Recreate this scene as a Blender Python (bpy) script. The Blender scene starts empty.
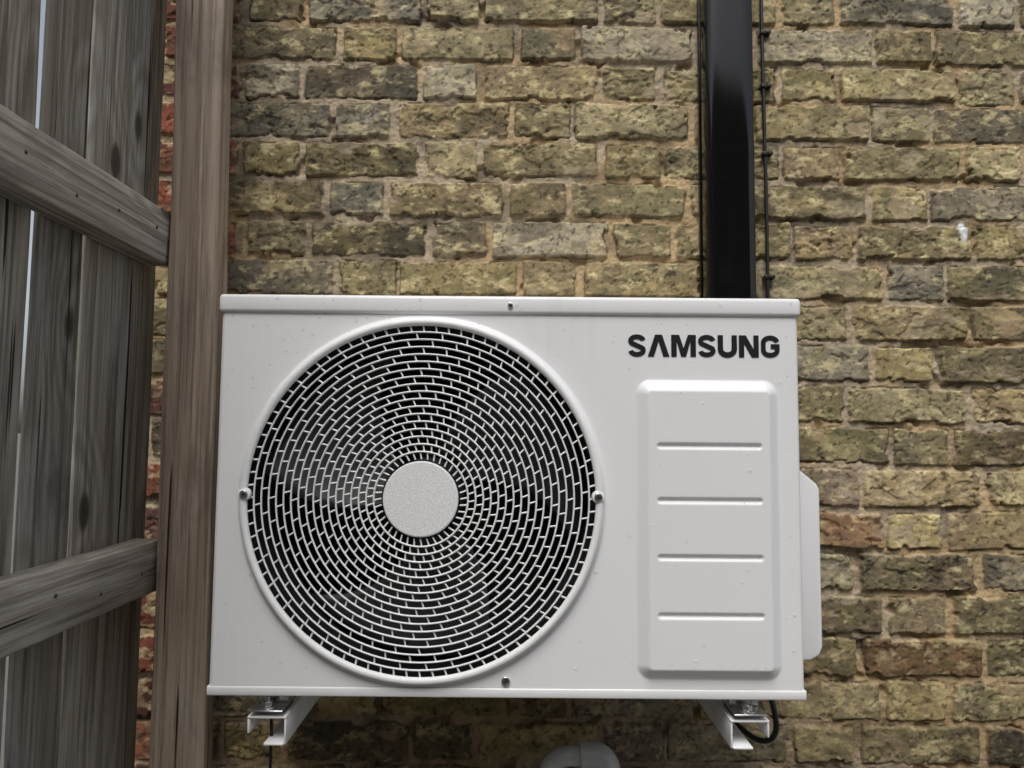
import bpy, bmesh, math, random
import numpy as np
from mathutils import Vector, Matrix
random.seed(7); rng=np.random.default_rng(11)
S=bpy.context.scene
C=S.collection
S.view_settings.view_transform='Standard'
S.view_settings.look='None'
S.view_settings.exposure=0

# ------------------------------------------------------------ helpers
def empty(name,loc=(0,0,0)):
    o=bpy.data.objects.new(name,None); C.objects.link(o); o.location=loc; o.empty_display_size=.1; return o
def obj(name,me,mat=None,parent=None,smooth=False):
    o=bpy.data.objects.new(name,me); C.objects.link(o)
    if mat is not None: me.materials.append(mat)
    if parent is not None: o.parent=parent
    if smooth:
        me.polygons.foreach_set('use_smooth',[True]*len(me.polygons))
    return o
def bm_obj(name,bm,mat=None,parent=None,smooth=False):
    me=bpy.data.meshes.new(name); bmesh.ops.recalc_face_normals(bm,faces=bm.faces[:]) ; bm.to_mesh(me); bm.free()
    return obj(name,me,mat,parent,smooth)
def bevel(o,w,seg=2,ang=35):
    m=o.modifiers.new('b','BEVEL'); m.width=w; m.segments=seg; m.limit_method='ANGLE'; m.angle_limit=math.radians(ang)
    return o
def addbox(bm,x0,x1,y0,y1,z0,z1):
    v=[bm.verts.new(p) for p in [(x0,y0,z0),(x1,y0,z0),(x1,y1,z0),(x0,y1,z0),(x0,y0,z1),(x1,y0,z1),(x1,y1,z1),(x0,y1,z1)]]
    for f in [(0,3,2,1),(4,5,6,7),(0,1,5,4),(1,2,6,5),(2,3,7,6),(3,0,4,7)]: bm.faces.new([v[i] for i in f])
    return v
def box(name,x0,x1,y0,y1,z0,z1,mat,parent=None,bv=0,seg=2,smooth=True):
    bm=bmesh.new(); addbox(bm,x0,x1,y0,y1,z0,z1)
    o=bm_obj(name,bm,mat,parent,smooth and bv>0)
    if bv: bevel(o,bv,seg)
    return o
def tube_bm(bm,pts,r,seg=8,closed=False,cap=True):
    pts=[Vector(p) for p in pts]; n=len(pts); rings=[]
    prev=None
    for i,p in enumerate(pts):
        if closed: t=(pts[(i+1)%n]-pts[i-1]).normalized()
        else: t=(pts[min(i+1,n-1)]-pts[max(i-1,0)]).normalized()
        if prev is None:
            a=Vector((0,1,0)) if abs(t.y)<.9 else Vector((0,0,1))
            u=t.cross(a).normalized()
        else:
            u=(prev-t*prev.dot(t)).normalized()
        prev=u; w=t.cross(u)
        rr=r[i] if isinstance(r,(list,tuple)) else r
        rings.append([bm.verts.new(p+(u*math.cos(2*math.pi*k/seg)+w*math.sin(2*math.pi*k/seg))*rr) for k in range(seg)])
    for i in range(n if closed else n-1):
        A=rings[i];B=rings[(i+1)%n]
        for k in range(seg): bm.faces.new((A[k],A[(k+1)%seg],B[(k+1)%seg],B[k]))
    if cap and not closed:
        bm.faces.new(rings[0][::-1]); bm.faces.new(rings[-1])
def tube(name,pts,r,mat,parent=None,seg=12):
    bm=bmesh.new(); tube_bm(bm,pts,r,seg); o=bm_obj(name,bm,mat,parent,True); 
    m=o.modifiers.new('e','EDGE_SPLIT'); m.split_angle=math.radians(50); return o
def catmull(P,n=8):
    P=[Vector(p) for p in P]; Q=[P[0]*2-P[1]]+P+[P[-1]*2-P[-2]]; out=[]
    for i in range(1,len(Q)-2):
        for k in range(n):
            t=k/n
            out.append(.5*((2*Q[i])+(Q[i+1]-Q[i-1])*t+(2*Q[i-1]-5*Q[i]+4*Q[i+1]-Q[i+2])*t*t+(-Q[i-1]+3*Q[i]-3*Q[i+1]+Q[i+2])*t**3))
    out.append(P[-1]); return out
def ydisc(bm,cx,y0,cz,r,y1,seg=24):   # cylinder along Y, cap at y0 (front)
    a=[bm.verts.new((cx+r*math.cos(2*math.pi*k/seg),y0,cz+r*math.sin(2*math.pi*k/seg))) for k in range(seg)]
    b=[bm.verts.new((v.co.x,y1,v.co.z)) for v in a]
    bm.faces.new(a)
    bm.faces.new(b[::-1])
    for k in range(seg): bm.faces.new((a[k],b[k],b[(k+1)%seg],a[(k+1)%seg]))

def srgb(r,g,b):
    f=lambda c:(c/255/12.92) if c/255<=.04045 else ((c/255+.055)/1.055)**2.4
    return (f(r),f(g),f(b))
# ---- node helper
class NT:
    def __init__(s,name):
        s.m=bpy.data.materials.new(name); s.m.use_nodes=True; s.t=s.m.node_tree; s.N=s.t.nodes; s.L=s.t.links
        s.p=s.N['Principled BSDF']
    def n(s,typ,**k):
        x=s.N.new(typ)
        for a,b in k.items():
            if a[0]=='_': setattr(x,a[1:],b)
            else:
                key=int(a[1:]) if a[0]=='i' and a[1:].isdigit() else a.replace('__',' ')
                if isinstance(b,bpy.types.NodeSocket): s.L.new(b,x.inputs[key])
                else: x.inputs[key].default_value=b
        return x
    def noise(s,vec,scale,detail=4,rough=.55,dist=0):
        return s.n('ShaderNodeTexNoise',Vector=vec,Scale=scale,Detail=detail,Roughness=rough,Distortion=dist).outputs['Fac']
    def math(s,op,a,b=0.0,c=0.0,clamp=False):
        x=s.n('ShaderNodeMath',_operation=op,_use_clamp=clamp,i0=a,i1=b,i2=c); return x.outputs[0]
    def ramp(s,fac,stops):
        x=s.n('ShaderNodeValToRGB',Fac=fac); e=x.color_ramp.elements
        while len(e)<len(stops): e.new(.5)
        for el,(p,c) in zip(e,stops):
            el.position=p; el.color=(c,c,c,1) if isinstance(c,(int,float)) else (*c,1)
        return x.outputs['Color']
    def mix(s,fac,a,b,mode='MIX'):
        x=s.N.new('ShaderNodeMix'); x.data_type='RGBA'; x.blend_type=mode
        for key,v in ((0,fac),(6,a),(7,b)):
            if isinstance(v,bpy.types.NodeSocket): s.L.new(v,x.inputs[key])
            else: x.inputs[key].default_value=v if key==0 else (*v,1) if len(v)==3 else v
        return x.outputs[2]
    def bump(s,h,strength=.3,dist=.002,normal=None):
        k=dict(Height=h,Strength=strength,Distance=dist)
        if normal is not None: k['Normal']=normal
        x=s.n('ShaderNodeBump',**k); return x.outputs[0]
    def set(s,**k):
        for a,b in k.items():
            a=a.replace('__',' ')
            if isinstance(b,bpy.types.NodeSocket): s.L.new(b,s.p.inputs[a])
            else: s.p.inputs[a].default_value=(*b,1) if isinstance(b,tuple) and len(b)==3 else b
        return s.m
    def coord(s,scale=(1,1,1),rnd=0):
        v=s.n('ShaderNodeTexCoord').outputs['Object']
        if rnd:
            r=s.n('ShaderNodeObjectInfo').outputs['Random']
            c=s.n('ShaderNodeCombineXYZ',X=s.math('MULTIPLY',r,rnd),Y=s.math('MULTIPLY',r,rnd*.7),Z=s.math('MULTIPLY',r,rnd*1.3)).outputs[0]
            v=s.n('ShaderNodeVectorMath',_operation='ADD',i0=v,i1=c).outputs[0]
        if scale!=(1,1,1):
            v=s.n('ShaderNodeMapping',Vector=v,Scale=scale).outputs[0]
        return v

# ---- materials
def simple(name,col,rough=.5,metal=0,bs=None,var=.1,scale=60):
    k=NT(name); c=k.coord(); n=k.noise(c,scale,1)
    cc=k.mix(k.ramp(n,[(.3,0.0),(.7,1.0)]),tuple(x*(1-var) for x in col),tuple(min(1,x*(1+var)) for x in col))
    k.set(Base__Color=cc,Roughness=rough,Metallic=metal)
    if bs: k.set(Normal=k.bump(k.noise(c,bs[0],1),bs[1],.001))
    return k.m
def wood(name,axis,light,mid,dark,grey,darken=1.0):
    k=NT(name)
    def sc(a,l):
        s=[a,a,a]; s[axis]=l; return tuple(s)
    base=k.coord(rnd=9.0)
    mp=lambda s:k.n('ShaderNodeMapping',Vector=base,Scale=s).outputs[0]
    vor=k.n('ShaderNodeTexVoronoi',Vector=mp(sc(7.5,3.4)),Scale=1.0,_feature='F1').outputs['Distance']
    kn=k.ramp(vor,[(.0,1.0),(.08,.9),(.12,.0),(1,.0)])
    knw=k.ramp(vor,[(.0,1.0),(.45,.0),(1,.0)])
    a=k.noise(mp(sc(8,.6)),1.0,1,.5)
    ph=k.math('ADD',k.math('MULTIPLY',a,70.0),k.math('MULTIPLY',knw,15.0))
    rings=k.math('MULTIPLY_ADD',k.math('SINE',ph),.5,.5)
    fib=k.noise(mp(sc(125,2.6)),1.0,4,.75)
    crk=k.noise(mp(sc(80,1.3)),1.0,2,.6)
    crk=k.ramp(crk,[(0.0,1.0),(.31,1.0),(.335,0.0),(1,0.0)])
    stain=k.noise(mp(sc(9,3.2)),1.0,5,.68)
    rnd=k.n('ShaderNodeObjectInfo').outputs['Random']
    col=k.mix(k.ramp(stain,[(.35,0.0),(.6,1.0)]),light,grey)
    col=k.mix(k.math('MULTIPLY',rings,.75),col,mid)
    col=k.mix(k.ramp(fib,[(.46,0.0),(.62,.75)]),col,dark)
    col=k.mix(k.ramp(stain,[(.54,0.0),(.68,.6)]),col,dark)
    col=k.mix(kn,col,tuple(x*.45 for x in dark))
    col=k.mix(crk,col,tuple(x*.12 for x in dark))
    br=k.math('MULTIPLY_ADD',rnd,.5,.78*darken)
    hs=k.n('ShaderNodeHueSaturation',Color=col,Value=br).outputs[0]
    hgt=k.math('SUBTRACT',k.math('MULTIPLY',fib,-1.0),k.math('MULTIPLY',crk,.8))
    return k.set(Base__Color=hs,Roughness=.72,Normal=k.bump(hgt,.75,.0024))
m_board=wood('weathered_board',2,(.40,.36,.30),(.25,.225,.185),(.105,.088,.070),(.41,.41,.39),1.08)
m_rail=wood('weathered_rail',1,(.44,.40,.35),(.27,.24,.205),(.10,.085,.07),(.37,.355,.33),1.12)
m_post=wood('post_timber',2,(.38,.30,.23),(.23,.172,.125),(.105,.076,.055),(.31,.265,.215),1.03)

def panelmat(name,col,rough):
    k=NT(name); c=k.coord()
    st=k.noise(k.n('ShaderNodeMapping',Vector=c,Scale=(45,45,1.6)).outputs[0],1.0,2,.6)
    bl=k.noise(c,5.0,2,.6)
    f=k.math('MULTIPLY',k.ramp(st,[(.5,0.0),(.75,1.0)]),k.ramp(bl,[(.45,0.0),(.65,.8)]))
    cc=k.mix(f,col,tuple(x*.93 for x in col))
    rr=k.math('MULTIPLY_ADD',bl,.16,rough-.08)
    k.set(Base__Color=cc,Roughness=rr)
    return k.m
m_white=panelmat('powder_coated_steel',(.785,.79,.80),.38)
m_grille=simple('grille_plastic',(.79,.795,.80),.45,var=.03)
k=NT('hub_plastic'); c=k.coord(); g=k.noise(c,420,2,.6)
m_hub=k.set(Base__Color=k.mix(k.ramp(g,[(.35,0.0),(.65,1.0)]),(.66,.665,.67),(.84,.845,.85)),Roughness=.6,Normal=k.bump(g,.35,.0012))
m_dark=simple('cavity_dark',(.008,.008,.009),.8)
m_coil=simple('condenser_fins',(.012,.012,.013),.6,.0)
m_fan=simple('fan_plastic',(.030,.031,.033),.45)
m_logo=simple('logo_black',(.010,.010,.012),.4)
m_black=simple('black_upvc',(.0035,.0035,.004),.10,var=.2)
m_cable=simple('black_cable',(.010,.010,.010),.45)
m_zinc=simple('zinc_steel',(.66,.66,.66),.25,1.0,bs=(300,.2))
m_bracket=simple('bracket_paint',(.76,.765,.77),.35,0,var=.08,scale=25)
m_pvc=simple('grey_pvc',(.50,.52,.54),.25,var=.06)
m_rubber=simple('rubber',(.03,.03,.03),.7)
k=NT('water'); k.set(Base__Color=(.80,.82,.85),Roughness=0.03,IOR=1.33,Alpha=.22); m_water=k.m

# ------------------------------------------------------------ numpy noise
TAB=rng.random((256,256))
def vn(x,y):
    xi=np.floor(x).astype(int); yi=np.floor(y).astype(int); fx=x-xi; fy=y-yi
    fx=fx*fx*(3-2*fx); fy=fy*fy*(3-2*fy)
    a=TAB[xi&255,yi&255];b=TAB[(xi+1)&255,yi&255];c=TAB[xi&255,(yi+1)&255];d=TAB[(xi+1)&255,(yi+1)&255]
    return (a*(1-fx)+b*fx)*(1-fy)+(c*(1-fx)+d*fx)*fy
def fbm(x,y,oct=4,g=.5,off=0):
    s=0;a=1;t=0
    for i in range(oct):
        xr=x*.8-y*.6+off*17.3+i*37.1; yr=x*.6+y*.8+off*7.7+i*11.9
        s=s+a*vn(xr,yr); t+=a; a*=g; x=x*2.03; y=y*2.03
    return s/t
def ss(a,b,x):
    t=np.clip((x-a)/(b-a),0,1); return t*t*(3-2*t)
def grid_mesh(name,P,mat,parent,keep=None,col=None):
    nz,nx,_=P.shape
    idx=np.arange(nz*nx).reshape(nz,nx)
    q=np.stack([idx[:-1,:-1],idx[:-1,1:],idx[1:,1:],idx[1:,:-1]],-1).reshape(-1,4)
    if keep is not None: q=q[keep.reshape(-1)]
    me=bpy.data.meshes.new(name)
    me.vertices.add(nz*nx); me.vertices.foreach_set('co',P.reshape(-1).astype(np.float32))
    me.loops.add(len(q)*4); me.loops.foreach_set('vertex_index',q.reshape(-1).astype(np.int32))
    me.polygons.add(len(q)); me.polygons.foreach_set('loop_start',np.arange(0,len(q)*4,4,dtype=np.int32))
    me.polygons.foreach_set('use_smooth',np.ones(len(q),dtype=bool))
    me.update(calc_edges=True)
    if col is not None:
        at=me.color_attributes.new('Col','FLOAT_COLOR','POINT')
        at.data.foreach_set('color',np.concatenate([col.reshape(-1,3),np.ones((nz*nx,1))],1).reshape(-1).astype(np.float32))
    return obj(name,me,mat,parent)

# ------------------------------------------------------------ brick wall
WY=.345; XL=-.745
def axis(lo,f0,f1,hi,fs,cs):
    a=np.arange(lo,f0,cs) if f0>lo else np.array([]); b=np.arange(f0,f1,fs); c=np.arange(f1,hi+cs,cs)
    return np.concatenate([a,b,c])
xs=axis(XL,XL,1.03,3.2,.0019,.014); zs=axis(0,.92,2.48,3.6,.0019,.014)
X,Z=np.meshgrid(xs,zs)
Xw=X+.003*(fbm(X*9,Z*9,3,off=1)-.5)+.004*(fbm(X*60,Z*60,3,off=2)-.5)
Zw=Z+.007*(fbm(X*3.2,Z*3.2,2,off=3)-.5)+.004*(fbm(X*55,Z*55,3,off=4)-.5)
RP=.0752
t=(2.145+RP/2-Zw)/RP; kk=np.floor(t).astype(int); lz=-(t-kk-.5)*RP
PER=.3375
def H(k,i,s): return TAB[(k*7+s*31+13)&255,(i*11+s*57+5)&255]
rowj=(H(kk,kk*3,1)-.5)*.03
hx=np.where(kk%2==0,-.282,-.114)+rowj
s=(Xw-hx)/PER
r0=np.round(s).astype(int); loc=(s-r0)*PER
ishead=np.abs(loc)<.0565
fl=np.floor(s).astype(int); loc2=(s-fl-.5)*PER
bid=np.where(ishead,2*r0,2*fl+1)
lx=np.where(ishead,loc,loc2)
hw=np.where(ishead,.0513,.1065)
lx=lx-(H(kk,bid,2)-.5)*.005; hw=hw+(H(kk,bid,3)-.5)*.005
hh=.0328+(H(kk,bid,4)-.5)*.003
lz2=lz-(H(kk,bid,5)-.5)*.0025-lx*(H(kk,bid,6)-.5)*.02
dx=hw-np.abs(lx); dz=hh-np.abs(lz2); R=.004
d=np.minimum(dx,dz); cm=(dx<R)&(dz<R); d=np.where(cm,R-np.hypot(R-dx,R-dz),d)
chip=ss(.60,.72,fbm(X*30,Z*30,3,.6,off=24))
d=d+.004*(fbm(X*80,Z*80,4,.6,off=5)-.52)+.005*(fbm(X*22,Z*22,2,off=6)-.55)-.006*chip
m=ss(-.0006,.0016,d)
smear=ss(.64,.72,fbm(X*14,Z*22,4,.6,off=7))*.6
med=fbm(X*42,Z*60,4,.6,off=8); fine=fbm(X*190,Z*190,3,.6,off=9); lowf=fbm(X*12,Z*16,3,.5,off=10); grit=fbm(X*420,Z*420,2,.6,off=12)
bh=.0030+.0065*H(kk,bid,7)+lx*(H(kk,bid,8)-.5)*.035+lz2*(H(kk,bid,9)-.5)*.08
rough_=.35+.65*H(kk,bid,10)
pit=ss(.64,.74,fbm(X*85,Z*100,3,.55,off=11))
surf=(.0035*(med-.5)+.0016*(fine-.5))*rough_-.0022*pit*rough_
spall=ss(.54,.58,fbm(X*22,Z*38,3,.6,off=13))*(H(kk,bid,11)>.6)
surf=surf-.0026*spall-.0018*ss(.003,0,d)
mort=.0002+.0045*(fbm(X*60,Z*60,4,.65,off=14)-.5)+.0035*(fine-.5)
deep=ss(.62,.73,fbm(X*22,Z*22,3,off=20))*.008
mort=mort-deep
h=mort*(1-m)+(bh+surf)*m
h=h*(1-smear*m*.5)+smear*m*.5*.004
crev=ss(.0022,.0,np.abs(d-.0002))*ss(.42,.62,fbm(X*26,Z*26,3,off=22))
h=h-.0035*crev
Y=WY-h
pal=np.array([srgb(*c) for c in [(190,173,126),(176,158,112),(162,147,106),(150,137,104),(138,126,97),(116,108,89),(200,184,140),(154,142,104),(150,130,101),(140,130,101),(168,149,112),(184,166,117)]])
r1=H(kk,bid,12)
pi=np.minimum((r1*len(pal)).astype(int),len(pal)-1)
col=pal[pi]
pal2=pal[((pi+3)%len(pal))]
mx=ss(.35,.65,lowf)[...,None]*.6; col=col*(1-mx)+pal2*mx
# red quoins near the corner
red=np.array([srgb(*c) for c in [(142,82,62),(128,72,56),(148,94,72),(112,68,55)]])
rr=H(kk,bid,13)
ci=np.minimum((H(kk,bid,14)*4).astype(int),3)
edge=np.where(kk%2==0,-.555,-.515)
pr=np.where((Z>1.86)|(Z<1.42),.93,.40)
qr=(X<edge)&(rr<pr); sr=(X>.3)&(Z<1.55)&(rr>.93)
col=np.where(qr[...,None],red[ci],col)
col=np.where(sr[...,None],red[ci]*.5+col*.5,col)
br=.66+.52*H(kk,bid,15)
br=np.where((H(kk,bid,17)>.88),br*.62,br)
gr=(H(kk,bid,18)>.84)[...,None]
lum=col.mean(-1,keepdims=True)
col=np.where(gr,col*.55+lum*.45*np.array([1.02,1.0,.93]),col)
col=col*br[...,None]
# soot / weather staining
soot=ss(.41,.60,fbm(X*24,Z*46,5,.62,off=15))*(.25+.75*H(kk,bid,16))
soot=np.maximum(soot,ss(.54,.63,fbm(X*60,Z*100,4,.6,off=16))*.6)
col=col*(1-.66*soot)[...,None]+np.array(srgb(70,66,55))*(.22*soot)[...,None]
pale=ss(.55,.66,fbm(X*40,Z*70,4,.62,off=17))*.60*(1-soot)
col=col*(1-pale)[...,None]+np.array(srgb(212,198,152))*pale[...,None]
# moss-green bloom in broad patches
moss=(ss(.50,.68,fbm(X*5,Z*6,4,.6,off=27))*ss(.4,.6,med)*.35)[...,None]
col=col*(1-moss)+np.array(srgb(112,110,70))*moss
blk=ss(.66,.72,fbm(X*130,Z*150,3,.5,off=18))[...,None]
col=col*(1-blk*.6)
col=col*(.70+.60*fine)[...,None]
mc=np.array(srgb(190,166,128))*(.60+.55*fbm(X*45,Z*45,4,.6,off=19)+.35*(grit-.5))[...,None]
gm_=ss(.4,.6,fbm(X*7,Z*9,3,off=25))[...,None]
mc=mc*(1-gm_*.4)+gm_*.4*mc.mean(-1,keepdims=True)*np.array([1.05,1.0,.9])
mc=mc*(1-.45*ss(.50,.72,fbm(X*16,Z*16,4,.6,off=21)))[...,None]
mm=(m*(1-smear*.85))[...,None]
col=mc*(1-mm)+col*mm
col=col*(1-.6*crev)[...,None]
# shade beneath the unit, painted into the brick colour low on the wall
low_shade=(ss(1.30,.98,Z+.12*(fbm(X*4,Z*4,3,off=26)-.5)))[...,None]
col=col*(1-.28*low_shade)*(1-low_shade*np.array([0,.03,.06]))
# white paint splash
sp=ss(.010,.004,np.hypot((X-.833),(Z-1.940)*.45)+.010*(fbm(X*120,Z*60,3,off=23)-.5))[...,None]
col=col*(1-sp)+np.array([.72,.74,.76])*sp
BW=1.06
col=np.clip(col*BW,0,1)
wall=empty('brick_wall')
k=NT('stock_brick')
at=k.n('ShaderNodeAttribute',_attribute_name='Col').outputs['Color']
c=k.coord(); g=k.noise(c,800,2,.6)
cc=k.mix(1.0,at,k.ramp(g,[(.25,.70),(.75,1.28)]),'MULTIPLY')
m_brick=k.set(Base__Color=cc,Roughness=.85,Normal=k.bump(g,.35,.0014))
m_brick.node_tree.nodes['Principled BSDF'].inputs['Specular IOR Level'].default_value=.35
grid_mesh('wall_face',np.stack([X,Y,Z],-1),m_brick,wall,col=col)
# return wall round the corner (red brick)
def brickmat(name,c1,c2,ax):
    k=NT(name); tc=k.coord()
    cx=k.n('ShaderNodeSeparateXYZ',Vector=tc)
    cb=k.n('ShaderNodeCombineXYZ',X=cx.outputs[ax],Y=cx.outputs[2]).outputs[0]
    bt=k.n('ShaderNodeTexBrick',Vector=cb,Color1=(*c1,1),Color2=(*c2,1),Mortar=(.3,.26,.2,1),Scale=1.0,Mortar__Size=.006,Brick__Width=.225,Row__Height=.0752)
    return k.set(Base__Color=k.mix(1.0,bt.outputs[0],k.ramp(k.noise(tc,40,2,.6),[(.3,.5),(.7,1.2)]),'MULTIPLY'),Roughness=.9)
m_ret=brickmat('red_brick_return',(.20,.08,.05),(.28,.12,.075),1)
box('wall_return',XL+.002,3.2,WY+.014,4.0,0,3.6,m_ret,wall)

# ------------------------------------------------------------ added unseen house behind the camera, blocks low sky and darkens reflections
blocker=empty('sky_blocker_house')
m_h=brickmat('blocker_brick',(.22,.16,.11),(.30,.23,.155),0)
m_frame=simple('window_frame_paint',(.7,.7,.68),.4); m_tile=simple('roof_tile',(.10,.07,.06),.8,var=.3,scale=12); m_door=simple('door_paint',(.03,.06,.08),.35)
k=NT('window_glass'); k.set(Base__Color=(.03,.035,.04),Roughness=.05); m_glass=k.m
HY=-6.0
bm=bmesh.new(); ops=[(-3.2,-2.0,.9,2.1),(1.2,2.1,0,2.1),(-3.2,-2.0,3.3,4.4),(1.0,2.3,3.3,4.4)]
xb=sorted({-5.5,5.5,*[o[0] for o in ops],*[o[1] for o in ops]}); zb_=sorted({0,5.2,*[o[2] for o in ops],*[o[3] for o in ops]})
for i in range(len(xb)-1):
    for j in range(len(zb_)-1):
        cx_=(xb[i]+xb[i+1])/2; cz_=(zb_[j]+zb_[j+1])/2
        if any(o[0]<cx_<o[1] and o[2]<cz_<o[3] for o in ops): continue
        addbox(bm,xb[i],xb[i+1],HY-.3,HY,zb_[j],zb_[j+1])
bmesh.ops.remove_doubles(bm,verts=bm.verts[:],dist=1e-4)
bm_obj('walls',bm,m_h,blocker)
box('rear_walls',-5.49,5.49,HY-5,HY-.301,0,5.19,m_h,blocker)
for i,(a,b,c_,d_) in enumerate(ops):
    if c_==0: box('door',a+.06,b-.06,HY-.16,HY-.12,.02,d_-.06,m_door,blocker,.004)
    else:
        box('glass_%d'%i,a+.05,b-.05,HY-.145,HY-.135,c_+.05,d_-.05,m_glass,blocker)
        box('mullion_%d'%i,(a+b)/2-.03,(a+b)/2+.03,HY-.15,HY-.10,c_+.06,d_-.06,m_frame,blocker,.003)
        box('sill_%d'%i,a-.08,b+.08,HY-.1,HY+.06,c_-.07,c_-.002,m_frame,blocker,.005)
    for n_,q in (('l',(a+.002,a+.06,c_+.002,d_-.002)),('r',(b-.06,b-.002,c_+.002,d_-.002)),('t',(a+.061,b-.061,d_-.06,d_-.002))):
        box('frame_%s_%d'%(n_,i),q[0],q[1],HY-.17,HY-.09,q[2],q[3],m_frame,blocker,.003)
bm=bmesh.new()
A_=[(-5.8,HY+.35,5.15),(5.8,HY+.35,5.15),(5.8,HY-2.65,6.8),(-5.8,HY-2.65,6.8),(-5.8,HY-5.6,5.15),(5.8,HY-5.6,5.15)]
v=[bm.verts.new(p) for p in A_]
bm.faces.new((v[0],v[1],v[2],v[3])); bm.faces.new((v[3],v[2],v[5],v[4])); bm.faces.new((v[0],v[3],v[4])); bm.faces.new((v[1],v[5],v[2])); bm.faces.new((v[0],v[4],v[5],v[1]))
bm_obj('roof',bm,m_tile,blocker)

# ------------------------------------------------------------ ground
k=NT('concrete_ground'); c=k.coord()
n=k.noise(c,3,5,.65)
gm=k.set(Base__Color=k.mix(n,(.08,.075,.065),(.18,.17,.15)),Roughness=.9)
bm=bmesh.new(); bm.faces.new([bm.verts.new(p) for p in [(-300,-300,0),(300,-300,0),(300,300,0),(-300,300,0)]]); bm_obj('ground',bm,gm)

# ------------------------------------------------------------ timber fence
fence=empty('wooden_fence')
def plank(name,c0,c1,wx,wy,mat,along='z',nseg=40,jit=.0012,bv=.002,taper=0,seed=0):
    """long plank from c0 to c1 (centres), with slightly wandering edges"""
    r=random.Random(seed); c0=Vector(c0);c1=Vector(c1); bm=bmesh.new(); prev=None
    ph=[r.random()*6 for _ in range(8)]
    for i in range(nseg+1):
        t_=i/nseg; p=c0.lerp(c1,t_); vs=[]
        for j,(sx,sy) in enumerate([(-1,-1),(1,-1),(1,1),(-1,1)]):
            w=jit*(math.sin(t_*9+ph[j])+.6*math.sin(t_*23+ph[j+4])+.5*(r.random()-.5))
            hx_=sx*wx/2; hy_=sy*wy/2
            if along=='z':
                if taper: hx_*=(1+taper*sy)
                vs.append(bm.verts.new((p.x+hx_+w*(.3 if wx<.03 else 1),p.y+hy_+w,p.z)))
            else:
                vs.append(bm.verts.new((p.x+hx_+w,p.y,p.z+hy_+w)))
        if prev:
            for j in range(4): bm.faces.new((prev[j],prev[(j+1)%4],vs[(j+1)%4],vs[j]))
        else: bm.faces.new(vs[::-1])
        prev=vs
    bm.faces.new(prev)
    o=bm_obj(name,bm,mat,fence,True); bevel(o,bv,2,50); return o
plank('post',(-.5150,.2235,-.02),(-.5385,.2235,2.75),.085,.04,m_post,seed=3,nseg=60,jit=.0014,bv=.004)
for i,zc in enumerate([.62,1.341,1.880,2.46]):
    plank('rail_%d'%(i+1),(-.5985,-2.6,zc+.012 if i!=1 else zc+.006),(-.5985,.236,zc),.048,.083,m_rail,'y',seed=20+i,nseg=60,bv=.003)
y=.272; i=0
r=random.Random(5)
while y>-2.6:
    w=.094+r.uniform(-.006,.006)
    gap={0:.003,1:.0145,2:.0160,3:.006}.get(i,r.choice([.001,.004,.008]))
    yc=y-w/2
    tilt=r.uniform(-.003,.003)
    plank('board_%d'%(i+1),(-.630-.003*(i%2),yc+tilt,.04),(-.630-.003*(i%2),yc-tilt,2.72+r.uniform(-.01,.01)),.010,w,m_board,seed=50+i,nseg=50,jit=.0014,bv=.0015,taper=.2)
    y-=w+gap; i+=1
bm=bmesh.new()
for zc in (1.345,1.885):
    for yy in (.17,.06,-.04,-.14):
        bmesh.ops.create_uvsphere(bm,u_segments=8,v_segments=6,radius=.0028,matrix=Matrix.Translation((-.5745,yy,zc+random.uniform(-.02,.02))))
bm_obj('nail_heads',bm,simple('rusty_nail',(.06,.045,.04),.6),fence,True)

# ------------------------------------------------------------ AC outdoor unit
ac=empty('air_conditioner_outdoor_unit')
UX0,UX1,UZ0,UZ1=-.395,.3875,1.2156,1.745
FX,FZ=-.1185,1.4735
step=.0014
xs=np.linspace(UX0,UX1,int((UX1-UX0)/step)); zs=np.linspace(1.2285,1.7235,int(.495/step))
X,Z=np.meshgrid(xs,zs)
Yf=np.zeros_like(X)
rb=.007
e=np.clip(rb-np.minimum(X-UX0,UX1-X),0,rb); Yf+=rb-np.sqrt(np.maximum(rb*rb-e*e,0))
Yf+=.0010*(fbm(X*5,Z*5,2,off=30)-.5)
def rrect(X,Z,x0,x1,z0,z1,r):
    cx=(x0+x1)/2;cz=(z0+z1)/2; qx=np.abs(X-cx)-(x1-x0)/2+r; qz=np.abs(Z-cz)-(z1-z0)/2+r
    return r-np.hypot(np.maximum(qx,0),np.maximum(qz,0))-np.minimum(np.maximum(qx,qz),0)   # inside distance
dp=rrect(X,Z,.1665,.357,1.241,1.634,.020)
Yf-= .0115*(.72*np.clip(dp/.0155,0,1)+.28*ss(0,.0155,dp))
for zc in (1.5457,1.474,1.400,1.325):
    g_=rrect(X,Z,.192,.332,zc-.0045,zc+.0045,.0045)
    Yf+= .0036*ss(0,.0034,g_)
# raised moulding round the fan opening
rad=np.hypot(X-FX,Z-FZ)
Yf-= .0035*ss(.2455,.2405,rad)
ctr=.25*(rad[:-1,:-1]+rad[1:,:-1]+rad[:-1,1:]+rad[1:,1:])
grid_mesh('front_panel',np.stack([X,Yf,Z],-1),m_white,ac,keep=ctr>.2335)
# casing (open front)
bm=bmesh.new(); v=addbox(bm,UX0+.0005,UX1-.0005,.0065,.285,1.2275,1.7225)
for f in [f for f in bm.faces if abs(f.calc_center_median().y-.0065)<1e-5]: bm.faces.remove(f)
bm_obj('casing',bm,m_white,ac)
box('lid',UX0-.0025,UX1+.0025,-.0045,.289,1.7205,UZ1+.001,m_white,ac,.0055,4)
box('base_pan',UX0-.001,UX1+.001,-.0015,.286,UZ0,1.2282,m_white,ac,.002,2)
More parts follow.
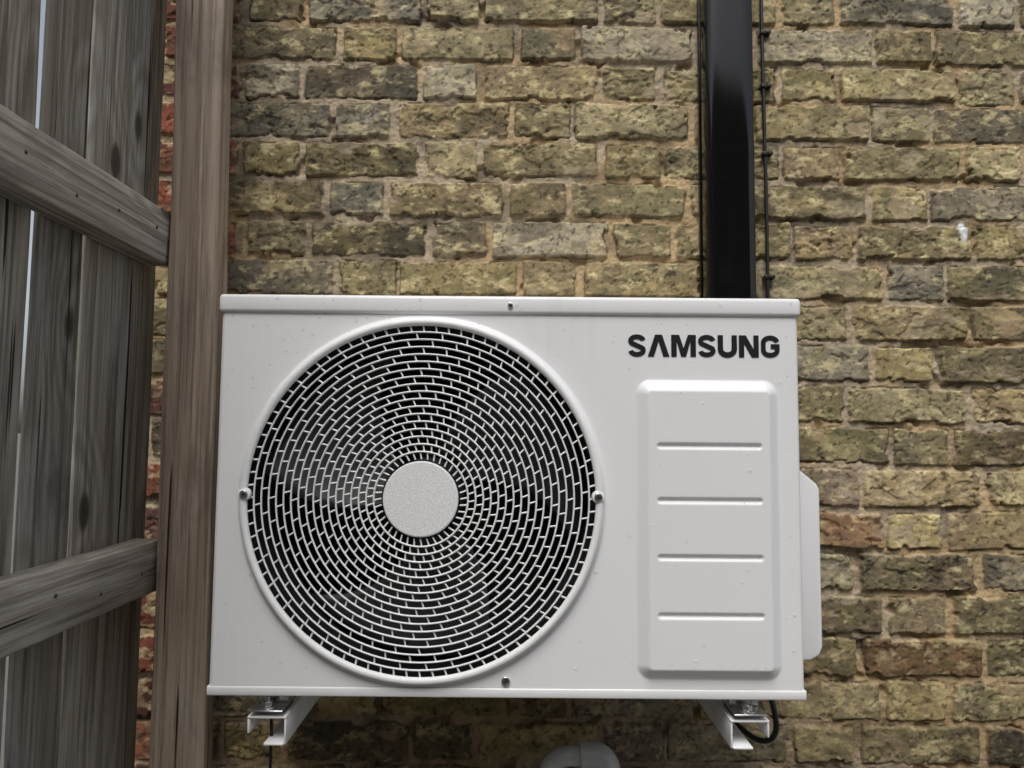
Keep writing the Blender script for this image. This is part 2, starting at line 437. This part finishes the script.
# fan shroud + coil
bm=bmesh.new(); n=96
for i in range(n):
    a0=2*math.pi*i/n;a1=2*math.pi*(i+1)/n
    pr_=[(.2345,.003),(.232,.02),(.230,.11)]
    for (ra,ya),(rb_,yb) in zip(pr_,pr_[1:]):
        bm.faces.new([bm.verts.new((FX+r_*math.cos(a),y_,FZ+r_*math.sin(a))) for r_,y_,a in ((ra,ya,a0),(ra,ya,a1),(rb_,yb,a1),(rb_,yb,a0))])
bmesh.ops.remove_doubles(bm,verts=bm.verts[:],dist=1e-5)
bm_obj('fan_shroud',bm,m_dark,ac,True)
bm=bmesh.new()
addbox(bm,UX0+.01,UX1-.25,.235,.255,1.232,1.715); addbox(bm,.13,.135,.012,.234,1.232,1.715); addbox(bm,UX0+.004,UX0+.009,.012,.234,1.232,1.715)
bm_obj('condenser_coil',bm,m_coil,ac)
bm=bmesh.new(); addbox(bm,FX-.012,FX+.012,.13,.15,1.232,1.715); ydisc(bm,FX,.10,FZ,.045,.16)
bm_obj('motor_mount',bm,m_dark,ac)
# fan: hub + 3 swept blades
bm=bmesh.new(); ydisc(bm,FX,.045,FZ,.052,.098,40)
for b in range(3):
    a0=math.radians(165+120*b); nr,na=10,16; V=[]
    for i in range(nr+1):
        rr_=.05+(.222-.05)*i/nr; sweep=-.5*(i/nr)**1.5; span=1.0+.25*(i/nr); row=[]
        for j in range(na+1):
            q=j/na; a=a0+sweep+span*(q-.5)
            yy=.085-.05*q*(.6+.5*i/nr)+.010*math.sin(q*math.pi)
            row.append(bm.verts.new((FX+rr_*math.cos(a),yy,FZ+rr_*math.sin(a))))
        V.append(row)
    for i in range(nr):
        for j in range(na): bm.faces.new((V[i][j],V[i+1][j],V[i+1][j+1],V[i][j+1]))
fan=bm_obj('fan',bm,m_fan,ac,True); sm=fan.modifiers.new('s','SOLIDIFY'); sm.thickness=.002
# grille
def gy(r_): return -.004-.009*(1-(r_/.235)**2)
bm=bmesh.new()
radii=[.052+(.222-.052)*i/17 for i in range(18)]
def ring(r_,y_,mr,seg=6,n=128,sy=1.0):
    prev=None;first=None
    for i in range(n):
        a=2*math.pi*i/n
        vs=[bm.verts.new((FX+(r_+mr*math.cos(t_))*math.cos(a),y_+mr*sy*math.sin(t_),FZ+(r_+mr*math.cos(t_))*math.sin(a))) for t_ in [2*math.pi*k/seg for k in range(seg)]]
        if prev:
            for k in range(seg): bm.faces.new((prev[k],prev[(k+1)%seg],vs[(k+1)%seg],vs[k]))
        else: first=vs
        prev=vs
    for k in range(seg): bm.faces.new((prev[k],prev[(k+1)%seg],first[(k+1)%seg],first[k]))
for q in radii[1:]: ring(q,gy(q),.00130,6,128,1.6)
ring(.2355,-.006,.0052,12,160,.9)
def tie(r0_,a0_,r1_,a1_,w):
    p0=Vector((FX+r0_*math.cos(a0_),gy(r0_)+.0006,FZ+r0_*math.sin(a0_))); p1=Vector((FX+r1_*math.cos(a1_),gy(r1_)+.0006,FZ+r1_*math.sin(a1_)))
    tube_bm(bm,[p0,p1],w,4,cap=False)
N=40
for i in range(17):
    off=(.5*(i%2))*2*math.pi/N + .022*i
    for j in range(N):
        a=2*math.pi*j/N+off
        tie(radii[i],a,radii[i+1],a+.035*(.3+.7*(1-i/17)),.0012)
for j in range(84):
    a=2*math.pi*j/84; tie(.222,a,.233,a+.01,.0014)
bm_obj('fan_grille',bm,m_grille,ac,True)
bm=bmesh.new(); ydisc(bm,FX,-.0165,FZ,.0495,-.008,72)
o=bm_obj('grille_hub',bm,m_hub,ac,False); bevel(o,.0018,2)
# screws with cross heads
def screw(x,y_,z,r_=.0048):
    bm=bmesh.new(); ydisc(bm,x,y_-.0022,z,r_,y_+.001,20); o=bm_obj('screw',bm,m_zinc,ac,True); bevel(o,.0009,2)
    bm=bmesh.new(); a=.0006
    addbox(bm,x-r_*.55,x+r_*.55,y_-.0028,y_-.0023,z-a,z+a); addbox(bm,x-a,x+a,y_-.0030,y_-.0023,z-r_*.55,z+r_*.55)
    bm_obj('screw_cross',bm,m_dark,ac)
screw(-.003,-.0055,1.733,.0036)
screw(-.005,-.001,1.2375,.0058)
for sx in (-1,1):
    bm=bmesh.new(); ydisc(bm,FX+sx*.2335,-.0108,FZ+.004,.0085,-.002,24); o=bm_obj('screw_boss',bm,m_grille,ac,True); bevel(o,.0015,2)
    screw(FX+sx*.2335,-.0108,FZ+.004,.0056)
# service cover at right
poly=[(.3870,1.530),(.3935,1.530),(.4390,1.492),(.4435,1.484),(.4435,1.262),(.4385,1.250),(.425,1.243),(.3870,1.243)]
bm=bmesh.new(); a=[bm.verts.new((x,.075,z)) for x,z in poly]; b=[bm.verts.new((x,.225,z)) for x,z in poly]
bm.faces.new(a); bm.faces.new(b[::-1])
for i in range(len(a)): bm.faces.new((a[i],b[i],b[(i+1)%len(a)],a[(i+1)%len(a)]))
o=bm_obj('valve_cover',bm,m_white,ac,True); bevel(o,.005,3,25)
# lettering
def stroke(bm,pts,w,y_,ox,oz,sc):
    pts=[Vector((p[0],p[1])) for p in pts]; n=len(pts); Lf=[];Rt=[]
    for i,p in enumerate(pts):
        a=(p-pts[i-1]).normalized() if i else None; b=(pts[i+1]-p).normalized() if i<n-1 else None
        if a is None: a=b
        if b is None: b=a
        na=Vector((-a.y,a.x)); nb=Vector((-b.y,b.x)); mt=(na+nb).normalized(); ln=(w/2)/max(.4,mt.dot(na))
        Lf.append(p+mt*ln); Rt.append(p-mt*ln)
    A=[bm.verts.new((ox+q.x*sc,y_,oz+q.y*sc)) for q in Lf]; B=[bm.verts.new((ox+q.x*sc,y_,oz+q.y*sc)) for q in Rt]
    for i in range(n-1): bm.faces.new((A[i],A[i+1],B[i+1],B[i]))
def arc(cx,cz,rx,rz,a0,a1,n=14): return [(cx+rx*math.cos(math.radians(a0+(a1-a0)*i/n)),cz+rz*math.sin(math.radians(a0+(a1-a0)*i/n))) for i in range(n+1)]
bm=bmesh.new()
def sh(pts,ox):
    f=bm.faces.new([bm.verts.new((ox+x*LS,-.0010,LZ+z*LS)) for x,z in pts])
LS=.0298; LZ=1.6655
S_=arc(.41,.715,.29,.185,8,215,18)+arc(.41,.285,.29,.185,35,-172,18)
U_=[(.125,1.0),(.125,.6)]+arc(.44,.36,.315,.26,180,360,16)+[(.755,.6),(.755,1.0)]
G_=arc(.44,.67,.315,.225,10,180,14)+arc(.44,.33,.315,.225,180,352,14)+[(.755,.50),(.46,.50)]
A_=[(0,0),(.33,1),(.65,1),(.98,0),(.70,0),(.49,.70),(.28,0)]
M_=[(0,0),(0,1),(.36,1),(.56,.40),(.76,1),(1.12,1),(1.12,0),(.87,0),(.87,.70),(.67,0),(.45,0),(.25,.70),(.25,0)]
N_=[(0,0),(0,1),(.32,1),(.66,.38),(.66,1),(.9,1),(.9,0),(.58,0),(.24,.62),(.24,0)]
ox=.1560
for ch,wd in (('S',.82),('A',.98),('M',1.12),('S',.82),('U',.88),('N',.9),('G',.88)):
    if ch=='S': stroke(bm,S_,.215,-.0010,ox,LZ,LS)
    elif ch=='U': stroke(bm,U_,.245,-.0010,ox,LZ,LS)
    elif ch=='G': stroke(bm,G_,.215,-.0010,ox,LZ,LS)
    else: sh({'A':A_,'M':M_,'N':N_}[ch],ox)
    ox+=(wd+.082)*LS
bmesh.ops.triangulate(bm,faces=bm.faces[:])
bm_obj('lettering',bm,m_logo,ac)
# water beads
bm=bmesh.new(); r=random.Random(9); cnt=0
while cnt<170:
    x=r.uniform(UX0+.01,UX1-.008); z=r.uniform(1.235,1.74)
    rad_=math.hypot(x-FX,z-FZ)
    if rad_<.243: continue
    dens=.03+.9*max(0,(z-1.58)/.2)*(1 if x<-.1 else .3)+(.35 if x>.365 else 0)+(.4 if .15<x<.36 and z<1.27 else 0)+(.25 if x<-.3 and z<1.4 else 0)
    if r.random()>dens: continue
    s_=r.choice([.0007,.0008,.0010,.0013,.0017,.0023])*r.uniform(.8,1.2)
    yb=-.0045 if z>1.7215 else 0
    if .16<x<.36 and 1.235<z<1.64: yb=-.0115 if (.184<x<.340 and 1.258<z<1.617) else None
    if yb is None or .14<x<.37 and 1.655<z<1.705: continue
    if 1.7215<z<1.724: continue
    M=Matrix.Translation((x,yb,z))@Matrix.Diagonal((1,.7,r.uniform(1,1.35),1))
    bmesh.ops.create_icosphere(bm,subdivisions=2,radius=s_,matrix=M); cnt+=1
bm_obj('water_beads',bm,m_water,ac,True)

# ------------------------------------------------------------ wall brackets
def bracket(x0,x1):
    root=empty('wall_bracket')
    w=.0028; zt=1.188; zb=1.152; yf=.004
    sgn=1 if x0<0 else -1
    box('top_flange',x0,x1,yf,WY-.012,zt-w,zt,m_bracket,root,.0008)
    box('web',(x1-w) if sgn>0 else x0,(x1) if sgn>0 else x0+w,yf+.001,WY-.013,zb,zt-w-.0003,m_bracket,root,.0008)
    box('lower_lip',x0+.022 if sgn>0 else x0+w+.0003,(x1-w-.0003) if sgn>0 else x1-.022,yf,WY-.012,zb-.001,zb+w-.001,m_bracket,root,.0008)
    box('outer_lip',x0 if sgn>0 else x1-w,x0+w if sgn>0 else x1,yf+.001,WY-.013,zt-.022,zt-w-.0003,m_bracket,root,.0008)
    box('wall_plate',x0-.002,x1+.002,WY-.0115,WY-.0085,1.15,1.62,m_bracket,root,.001)
    xc=(x0+x1)/2
    box('rubber_pad',xc-.020,xc+.020,.014,.055,zt+.0003,zt+.006,m_rubber,root,.002)
    box('foot_plate',xc-.022,xc+.022,.000,.060,zt+.0065,zt+.009,m_zinc,root,.0008)
    bm=bmesh.new()
    for yy,xx in ((.012,xc-.002),):
        bmesh.ops.create_cone(bm,cap_ends=True,segments=24,radius1=.0115,radius2=.0115,depth=.0018,matrix=Matrix.Translation((xx,yy,zt+.0102)))
        bmesh.ops.create_cone(bm,cap_ends=True,segments=6,radius1=.0078,radius2=.0078,depth=.0062,matrix=Matrix.Translation((xx,yy,zt+.0144)))
        bmesh.ops.create_cone(bm,cap_ends=True,segments=12,radius1=.0042,radius2=.0038,depth=.012,matrix=Matrix.Translation((xx,yy,zt+.0175)))
    o=bm_obj('bolts',bm,m_zinc,root); bevel(o,.0006,2)
    box('foot_riser',xc-.020,xc+.020,.030,.033,zt+.0095,UZ0-.0005,m_zinc,root,.0006)
bracket(-.343,-.292)
bracket(.290,.341)

# ------------------------------------------------------------ conduit + cable
tr=empty('black_downpipe')
cx_,hwx,yb_,yf_=.3895,.0445,.338,.281
prof=[(cx_-hwx,yb_)]
for i in range(0,41):
    a=math.pi*i/40          # superellipse front: flattened centre, well rounded shoulders
    c_,s_=math.cos(math.pi-a),math.sin(a)
    e_=.42
    prof.append((cx_+hwx*math.copysign(abs(c_)**e_,c_),yb_-.022-(yb_-.022-yf_)*abs(s_)**e_))
prof.append((cx_+hwx,yb_))
bm=bmesh.new(); a=[bm.verts.new((x,y_,1.30)) for x,y_ in prof]; b=[bm.verts.new((x,y_,3.4)) for x,y_ in prof]
for i in range(len(a)-1): bm.faces.new((a[i],a[i+1],b[i+1],b[i]))
bm.faces.new(a); bm.faces.new(b[::-1]); bm.faces.new((a[-1],a[0],b[0],b[-1]))
bmesh.ops.remove_doubles(bm,verts=bm.verts[:],dist=1e-5)
o=bm_obj('duct_cover',bm,m_black,tr,True); o.modifiers.new('e','EDGE_SPLIT').split_angle=math.radians(60)
box('duct_base',.3425,.4365,.324,.336,1.30,3.4,m_black,tr,.0015)
cb=empty('wall_cable')
pts=[]
for i,z in enumerate(np.arange(1.2,3.4,.08)): pts.append((.4655+.0016*math.sin(z*7+.5),WY-.0135-.001*math.sin(z*5),float(z)))
tube('cable',catmull(pts,4),.0034,m_cable,cb,8)
bm=bmesh.new()
for z in (2.56,2.315,2.211,2.082,1.85,1.62):
    addbox(bm,.4605,.4715,WY-.0185,WY-.001,z-.0035,z+.0035)
    bmesh.ops.create_cone(bm,cap_ends=True,segments=14,radius1=.0048,radius2=.0040,depth=.012,matrix=Matrix.Translation((.4758,WY-.013,z))@Matrix.Rotation(math.radians(90),4,'X'))
o=bm_obj('clips',bm,m_cable,cb,True); bevel(o,.001,2)

tube('power_cable',catmull([(.362,.16,1.24),(.368,.11,1.21),(.374,.085,1.18),(.375,.075,1.150),(.366,.08,1.132),(.350,.10,1.128),(.33,.15,1.138),(.30,.22,1.165)],8),.0040,m_cable,None,10)
tube('earth_cable',catmull([(-.33,.05,1.20),(-.322,.035,1.178),(-.318,.028,1.155),(-.319,.03,1.12),(-.325,.06,1.0),(-.33,.3,.9),(-.33,.33,0.02)],8),.0022,m_cable,None,8)
# drain pipe
dr=empty('drain_pipe')
y0=.20; zo=-.030
tube('pipe',[(.062,y0,.90),(.062,y0,1.050+zo)]+[(.062+.034-.034*math.cos(a),y0,1.056+zo+.030*math.sin(a)) for a in np.linspace(.2,1.57,8)]+[(.13,y0,1.086+zo),(.134,y0,1.086+zo)],.0150,m_pvc,dr,20)
tube('collar',[(.112,y0,1.087+zo),(.131,y0,1.088+zo)]+[(.131+.024*math.sin(a),y0,1.064+zo+.024*math.cos(a)) for a in np.linspace(.15,1.57,8)]+[(.155,y0,1.02+zo)],.0200,m_pvc,dr,24)
tube('drop',[(.155,y0,1.04+zo),(.155,y0,.01)],.0155,m_pvc,dr,20)
tube('drop_b',[(.062,y0,.92),(.062,y0,.01)],.0153,m_pvc,dr,20)

# ------------------------------------------------------------ light, world, camera
W=bpy.data.worlds.new('World'); S.world=W; W.use_nodes=True; nt=W.node_tree
sky=nt.nodes.new('ShaderNodeTexSky'); sky.sky_type='NISHITA'; sky.sun_disc=False
EL=math.radians(58); AZ=math.radians(190)
sky.sun_elevation=EL; sky.sun_rotation=AZ; sky.dust_density=4; sky.air_density=1.0; sky.ozone_density=1.0
hs=nt.nodes.new('ShaderNodeHueSaturation'); hs.inputs['Saturation'].default_value=.42
bg=nt.nodes['Background']; bg.inputs['Strength'].default_value=.15
nt.links.new(sky.outputs[0],hs.inputs['Color']); nt.links.new(hs.outputs[0],bg.inputs['Color'])
L=bpy.data.lights.new('sun','SUN'); L.energy=1.8; L.angle=math.radians(34); L.color=(1,.985,.955)
lo=bpy.data.objects.new('sun',L); C.objects.link(lo)
sd=Vector((math.sin(AZ)*math.cos(EL),math.cos(AZ)*math.cos(EL),math.sin(EL)))
lo.rotation_euler=(-sd).to_track_quat('-Z','Y').to_euler(); lo.location=sd*20

cam=bpy.data.cameras.new('camera'); cam.sensor_width=36; cam.lens=25.0; cam.clip_start=.02; cam.clip_end=1000
co=bpy.data.objects.new('camera',cam); C.objects.link(co)
co.matrix_world=Matrix.Translation((0,-.955,1.56))@Matrix.Rotation(math.radians(94.0),4,'X')@Matrix.Rotation(math.radians(.48),4,'Z')
S.camera=co
